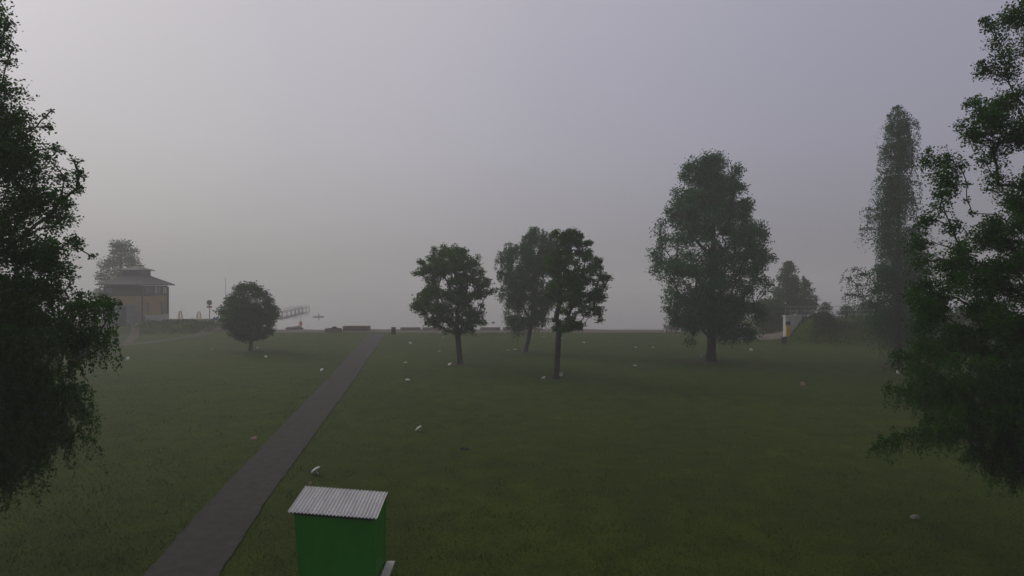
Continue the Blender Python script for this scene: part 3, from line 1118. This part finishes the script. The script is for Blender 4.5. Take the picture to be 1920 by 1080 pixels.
# two young maples and a birch in the middle of the lawn
tree('maple_tree', 'maple standing alone in mid lawn, ragged crown with a low left branch', 'tree', 50, 863,
     [(458, 825, 878), (472, 800, 897), (490, 780, 908), (510, 774, 920), (525, 788, 928), (545, 790, 932), (560, 768, 922), (578, 766, 908), (592, 790, 910), (606, 796, 914), (616, 815, 902), (626, 845, 872)],
     lean_px=858, fork_py=628, trunk_r=.24, n_cl=230, rc=(.30, .60), leaves=330, leaf=.15, lmat='leaf_maple', seed=11, group='trees on the lawn', gap=.12, edge=.45, axis_px=850, stop=.12, reach=.8,
     extra=[(790, 492, 9), (778, 513, 9), (790, 512, 11), (790, 570, 12), (775, 574, 9), (782, 560, 10), (802, 558, 13), (815, 548, 14), (893, 600, 14), (905, 606, 9), (860, 478, 14), (800, 604, 11), (922, 545, 10), (915, 528, 11)])
tree('maple_tree', 'maple with forked trunk on the right of the central pair, open crown', 'tree', 42, 1043,
     [(430, 1035, 1085), (450, 1022, 1108), (480, 1018, 1132), (510, 1022, 1142), (540, 1020, 1144), (565, 1018, 1142), (590, 1024, 1132), (608, 1030, 1110), (622, 1038, 1070)],
     lean_px=1047, fork_py=634, trunk_r=.21, n_cl=230, rc=(.25, .50), leaves=290, leaf=.14, lmat='leaf_maple', seed=23, group='trees on the lawn', gap=.2, edge=.5, axis_px=1062, stop=.10, reach=.8,
     extra=[(1075, 440, 9), (1098, 458, 9), (1130, 560, 10), (1125, 600, 9), (1080, 614, 7), (1088, 616, 6), (1075, 606, 8), (1140, 520, 9), (1112, 500, 11), (1060, 450, 12)])
tree('birch_tree', 'birch with slanting trunk behind the right maple, soft drooping crown', 'tree', 59.6, 985,
     [(418, 1000, 1015), (440, 985, 1040), (455, 940, 1050), (480, 928, 1055), (510, 926, 1055), (540, 932, 1050), (570, 938, 1045), (590, 944, 1035), (605, 950, 1015), (618, 952, 980)],
     lean_px=996, fork_py=610, trunk_r=.22, n_cl=170, rc=(.45, .85), leaves=600, leaf=.15, style='weep', strand=(.5, 1.4), lmat='leaf_birchfar', bark='birchbark', seed=31, group='trees on the lawn', gap=.02, edge=.35, axis_px=1006, stop=.6, reach=.8)
# poplar
tree('poplar_tree', 'largest full leafy tree on the lawn, stout straight trunk, tall oval crown', 'tree', 52.2, 1332,
     [(287, 1340, 1356), (310, 1278, 1388), (340, 1262, 1400), (375, 1250, 1407), (405, 1238, 1410), (440, 1222, 1440), (475, 1216, 1455), (510, 1214, 1454), (540, 1222, 1452), (570, 1236, 1448), (600, 1246, 1434), (622, 1262, 1424), (636, 1280, 1412)],
     lean_px=1334, fork_py=640, trunk_r=.40, n_cl=420, rc=(.5, .95), leaves=390, leaf=.18, lmat='leaf_poplar', seed=41, group='trees on the lawn', gap=.03, edge=.35, axis_px=1340, flat=.9, stop=.75, reach=.9,
     extra=[(1330, 345, 18), (1365, 358, 17), (1300, 362, 14), (1340, 385, 20), (1385, 388, 13), (1272, 388, 13), (1310, 335, 12), (1262, 408, 14), (1398, 415, 14), (1290, 312, 10), (1283, 330, 13), (1348, 296, 8), (1380, 330, 12), (1395, 350, 10), (1295, 640, 13), (1398, 632, 14)])
# round lime
tree('lime_tree', 'small round dense lime tree left of the path', 'tree', 61, 470,
     [(530, 455, 480), (542, 440, 496), (560, 424, 510), (578, 412, 519), (595, 407, 522), (610, 408, 522), (622, 424, 514), (632, 440, 502), (640, 455, 485)],
     fork_py=640, trunk_r=.20, n_cl=190, rc=(.42, .75), leaves=360, leaf=.16, lmat='leaf_lime', seed=51, group='trees on the lawn', edge=.35, axis_px=468, stop=.6)
# tall weeping birch at right
tree('weeping_birch', 'tall narrow weeping birch with hanging foliage right of the mound', 'tree', 49, 1684,
     [(196, 1677, 1692), (230, 1664, 1706), (280, 1656, 1714), (330, 1655, 1720), (380, 1652, 1726), (430, 1646, 1735), (480, 1640, 1745), (520, 1636, 1752), (560, 1634, 1756), (600, 1632, 1756), (640, 1645, 1740)],
     lean_px=1685, fork_py=640, trunk_r=.27, n_cl=210, rc=(.45, .85), leaves=700, leaf=.13, style='weep', strand=(1.1, 3.0), sv=.22, lmat='leaf_birchfar', bark='bark', seed=61, group='trees on the lawn', edge=.35, axis_px=1684, gap=.10, reach=.9,
     extra=[(1600, 505, 12), (1590, 522, 11), (1606, 535, 14), (1622, 515, 13), (1614, 555, 13), (1600, 552, 11), (1634, 392, 13), (1628, 405, 12), (1640, 410, 13), (1630, 428, 11), (1670, 235, 8), (1662, 285, 8), (1680, 203, 5), (1671, 214, 6), (1692, 214, 6), (1656, 275, 7), (1712, 290, 7), (1650, 375, 8)])
# the two big birches close to the camera
tree('near_birch', 'big dark birch close up at the left edge, foliage hanging low', 'tree', 12.5, -70,
     [(-60, -95, -25), (0, -110, 4), (60, -120, 18), (140, -130, 20), (200, -150, 40), (260, -170, 75), (330, -190, 105), (400, -210, 120), (450, -220, 130), (490, -225, 118), (525, -230, 118), (550, -230, 165), (590, -230, 200), (640, -230, 205), (695, -220, 190), (740, -220, 150), (820, -200, 142), (870, -180, 90), (915, -160, 50)],
     lean_px=-60, fork_py=860, trunk_r=.17, n_cl=330, rc=(.28, .52), leaves=900, leaf=.064, style='mix', mix_py=540, strand=(.3, .9), lmat='leaf_birch', bark='birchbark', seed=71, group='big birches close to the camera', edge=.4, gap=.12, axis_px=-55, depth=.8, reach=.5, twig_r=.005, flat=.8,
     extra=[(14, 40, 12), (20, 90, 12), (24, 120, 16), (60, 225, 22), (80, 235, 14), (92, 222, 10), (98, 208, 6), (72, 262, 22), (95, 275, 14), (112, 282, 8), (120, 305, 18), (140, 300, 10), (152, 300, 6), (110, 330, 26), (140, 325, 16), (155, 322, 7), (130, 350, 18), (100, 375, 26), (130, 385, 12),
            (60, 300, 40), (110, 425, 22), (130, 450, 18), (155, 462, 16), (165, 480, 10), (195, 570, 24), (190, 640, 22), (120, 760, 28), (130, 690, 26)])
tree('near_birch', 'big birch close up at the right edge, sparse top and bare twigs', 'tree', 14, 1965,
     [(-40, 1905, 2010), (20, 1890, 2040), (100, 1872, 2060), (160, 1872, 2070), (200, 1856, 2090), (280, 1846, 2110), (330, 1842, 2120), (400, 1838, 2130), (430, 1790, 2140), (470, 1725, 2140), (520, 1706, 2150), (600, 1696, 2150), (680, 1696, 2150), (740, 1705, 2150), (785, 1720, 2140), (840, 1800, 2120), (900, 1850, 2080)],
     lean_px=1962, fork_py=860, trunk_r=.14, n_cl=330, rc=(.24, .50), leaves=1300, leaf=.060, style='mix', mix_py=640, strand=(.25, .6), lmat='leaf_birch', bark='birchbark', seed=82, group='big birches close to the camera', edge=.35, axis_px=1955, depth=.7, reach=.35, twig_r=.004, gap=.06, flat=.85,
     extra=[(1860, 45, 16), (1845, 38, 9), (1885, 70, 24), (1900, 30, 26), (1875, 110, 24), (1852, 130, 20), (1890, 135, 26), (1840, 118, 8),
            (1800, 238, 18), (1812, 218, 22), (1838, 228, 28), (1866, 218, 26), (1830, 252, 22), (1860, 250, 24), (1888, 190, 26), (1802, 200, 10), (1840, 188, 16), (1875, 265, 20), (1905, 270, 20),
            (1735, 285, 11), (1745, 302, 20), (1770, 302, 26), (1786, 315, 18), (1750, 335, 26), (1775, 350, 24), (1745, 372, 20), (1770, 388, 22), (1748, 412, 22), (1775, 428, 20), (1742, 452, 26), (1732, 490, 26), (1770, 470, 26),
            (1860, 330, 20), (1880, 345, 28), (1905, 350, 30), (1870, 375, 22), (1815, 345, 9), (1812, 375, 8), (1822, 400, 9), (1850, 300, 14),
            (1690, 812, 26), (1668, 825, 20), (1650, 838, 12), (1726, 800, 32), (1760, 745, 36), (1720, 560, 26), (1716, 640, 28), (1712, 690, 24), (1830, 760, 40), (1880, 800, 40)])
# trees in the mist
tree('misty_tree', 'pale tree in the mist behind the pavilion', 'tree', 118, 222,
     [(450, 216, 240), (462, 205, 256), (480, 198, 260), (500, 188, 262), (520, 178, 262), (545, 168, 258), (575, 172, 250)],
     fork_py=585, trunk_r=.35, n_cl=80, rc=(1.0, 1.7), leaves=170, leaf=.42, lmat='leaf_far', seed=91, edge=.6, gap=.1)
tree('misty_tree', 'dark cone shaped tree in the mist behind the poplar', 'tree', 92, 1478,
     [(488, 1472, 1486), (505, 1462, 1495), (525, 1454, 1502), (550, 1448, 1508), (580, 1442, 1512), (610, 1440, 1510)],
     fork_py=612, trunk_r=.3, n_cl=95, rc=(.7, 1.1), leaves=190, leaf=.30, lmat='leaf_far', seed=92, edge=.6)
tree('misty_tree', 'small ragged tree on the right of the cone shaped tree', 'tree', 94, 1512,
     [(516, 1504, 1508), (530, 1500, 1520), (545, 1498, 1532), (560, 1496, 1534), (590, 1496, 1530)],
     fork_py=605, trunk_r=.2, n_cl=55, rc=(.5, .9), leaves=140, leaf=.28, lmat='leaf_far', seed=93, gap=.15)
tree('shrub', 'dark broad shrub behind the poplar trunk at the road', 'shrub', 84, 1446,
     [(560, 1425, 1465), (575, 1416, 1472), (600, 1414, 1474), (622, 1420, 1472)],
     fork_py=622, trunk_r=.15, n_cl=70, rc=(.6, 1.0), leaves=190, leaf=.26, lmat='leaf_lime', seed=94)
k = 0
for (px, D, pt, wpx, lab) in ((1548, 88, 566, 34, 'low bush on the skyline at the left end of the mound'),
                              (1588, 90, 572, 40, 'low bush on the skyline behind the middle of the mound'),
                              (1628, 82, 565, 50, 'bush behind the hanging tips of the weeping birch'),
                              (1660, 66, 590, 60, 'dark dense bush left of the weeping birch trunk'),
                              (1726, 64, 580, 70, 'dark dense bush right of the weeping birch trunk'),
                              (1800, 60, 570, 80, 'dark bush behind the right birch, farthest right'),):
    k += 1
    zb = height(gx(px, D), D)
    pb = 540 + (CAMH - zb) * F / D
    tree('shrub', lab, 'shrub', D, px, [(pt, px - wpx * .15, px + wpx * .15), (pt + 8, px - wpx * .35, px + wpx * .35), ((pt + pb) / 2, px - wpx * .5, px + wpx * .5), (pb - 3, px - wpx * .45, px + wpx * .45)],
         fork_py=pb - 4, trunk_r=.10, n_cl=55, rc=(.45, .9), leaves=190, leaf=.22, lmat='leaf_lime' if D < 70 else 'leaf_far', seed=100 + k, group='bushes behind the mound', twig_r=.01)
rock('sand_heap', 'low brown heap at the beach edge right of the lime tree', 'sand heap', 553, 617.5, 1.25, .8, .36, M['stone'], 33)
tree('bush', 'small bush growing in the shorter planter box', 'bush', p1.location.y, 627,
     [(612.5, 624, 630), (614, 621, 633), (618, 620, 634)], fork_py=618, trunk_r=.04, n_cl=16, rc=(.2, .35), leaves=90, leaf=.12, lmat='leaf_far', seed=122, zbase=p1.location.z + H1 * .8)

# rough herbs on the mound and the bank
def herbs(name, spots, n, size, seed, hmax):
    rg = np.random.default_rng(seed)
    P = []
    while len(P) < n:
        cx, cy, ax, ay = spots[rg.integers(len(spots))]
        x, y = cx + rg.normal() * ax, cy + rg.normal() * ay
        h = height(x, y)
        if h < .12:
            continue
        if mnoise.noise((x * .45, y * .45, seed)) < rg.uniform(-.5, .25):
            continue
        P.append((x, y, h + rg.uniform(0, hmax) * (.4 + .6 * abs(mnoise.noise((x, y, 3))) * 2)))
    o = quads_mesh(name, leaf_quads(np.array(P), size, rg, up=.1), M['weed'])
    return tag(o, kind='stuff')
o = herbs('rough_herbs', [(37, 69.5, 1.5, 1.4), (37.5, 69.5, 1.3, 1.2), (41, 69, 3.2, 3.0), (47, 69, 4.5, 4), (52, 70, 5, 4)], 9000, .20, 7, .35)
tag(o, 'rough green herbs covering the mound beside the concrete wall', 'plants')
o = herbs('rough_grass', [(-50, 86, 4.5, 2.6), (-46, 87, 3, 2.5), (-67, 86, 2.5, 2.5)], 7000, .18, 9, .40)
tag(o, 'rough tall grass on the bank before the pavilion', 'grass')

# ------------------------------------------------------------------ grass blades near the camera
rg = np.random.default_rng(77)
n = 150000
Y = 9.0 + 34.0 * rg.uniform(0, 1, n) ** 1.5
X = (rg.uniform(-1, 1, n)) * (Y * .92 + 1)
lx = np.array([p.x for p in left])
ly = np.array([p.y for p in left])
rx = np.array([p.x for p in right])
ry = np.array([p.y for p in right])
keep = ~((X > np.interp(Y, ly, lx) + .07) & (X < np.interp(Y, ry, rx) - .07))
dx, dy = X + 3.40, Y - 11.60
keep &= ~((np.abs(dx) < .95) & (np.abs(dy) < .62))
X, Y = X[keep], Y[keep]
Z = np.array([height(a, b) for a, b in zip(X, Y)])
n = len(X)
an = rg.uniform(0, 2 * math.pi, n)
tuft = np.array([mnoise.noise((a * 1.1, b * 1.1, 5.0)) for a, b in zip(X, Y)])
hgt = rg.uniform(.025, .06, n) * (1 + .9 * np.clip(tuft * 2.2, 0, 1.2))
wd = rg.uniform(.006, .012, n)
dxx, dyy = np.cos(an) * wd, np.sin(an) * wd
lean = rg.normal(size=(n, 2)) * .03
B = np.stack([X, Y, Z - .005], 1)
dv = np.stack([dxx, dyy, np.zeros(n)], 1)
T = B + np.stack([lean[:, 0], lean[:, 1], hgt], 1)
V = np.stack([B - dv, B + dv, T + dv * .2, T - dv * .2], 1)
gr = quads_mesh('grass_blades', V, M['weed'])
tag(gr, 'short grass blades of the near lawn', 'grass', kind='stuff')

# ------------------------------------------------------------------ fog
hz = bpy.data.materials.new('haze')
hz.use_nodes = True
n_ = hz.node_tree
n_.nodes.clear()
o_ = n_.nodes.new('ShaderNodeOutputMaterial')
v_ = n_.nodes.new('ShaderNodeVolumePrincipled')
v_.inputs['Color'].default_value = (0.872, 0.870, 0.850, 1)
v_.inputs['Density'].default_value = HAZE_DENSITY
v_.inputs['Anisotropy'].default_value = 0.25
n_.links.new(v_.outputs[0], o_.inputs['Volume'])
hb = MB().box((0, 550, 11), (2900, 1800, 32)).build('haze', hz)
tag(hb, 'grey fog filling the air over lawn and lake', 'haze', kind='stuff')
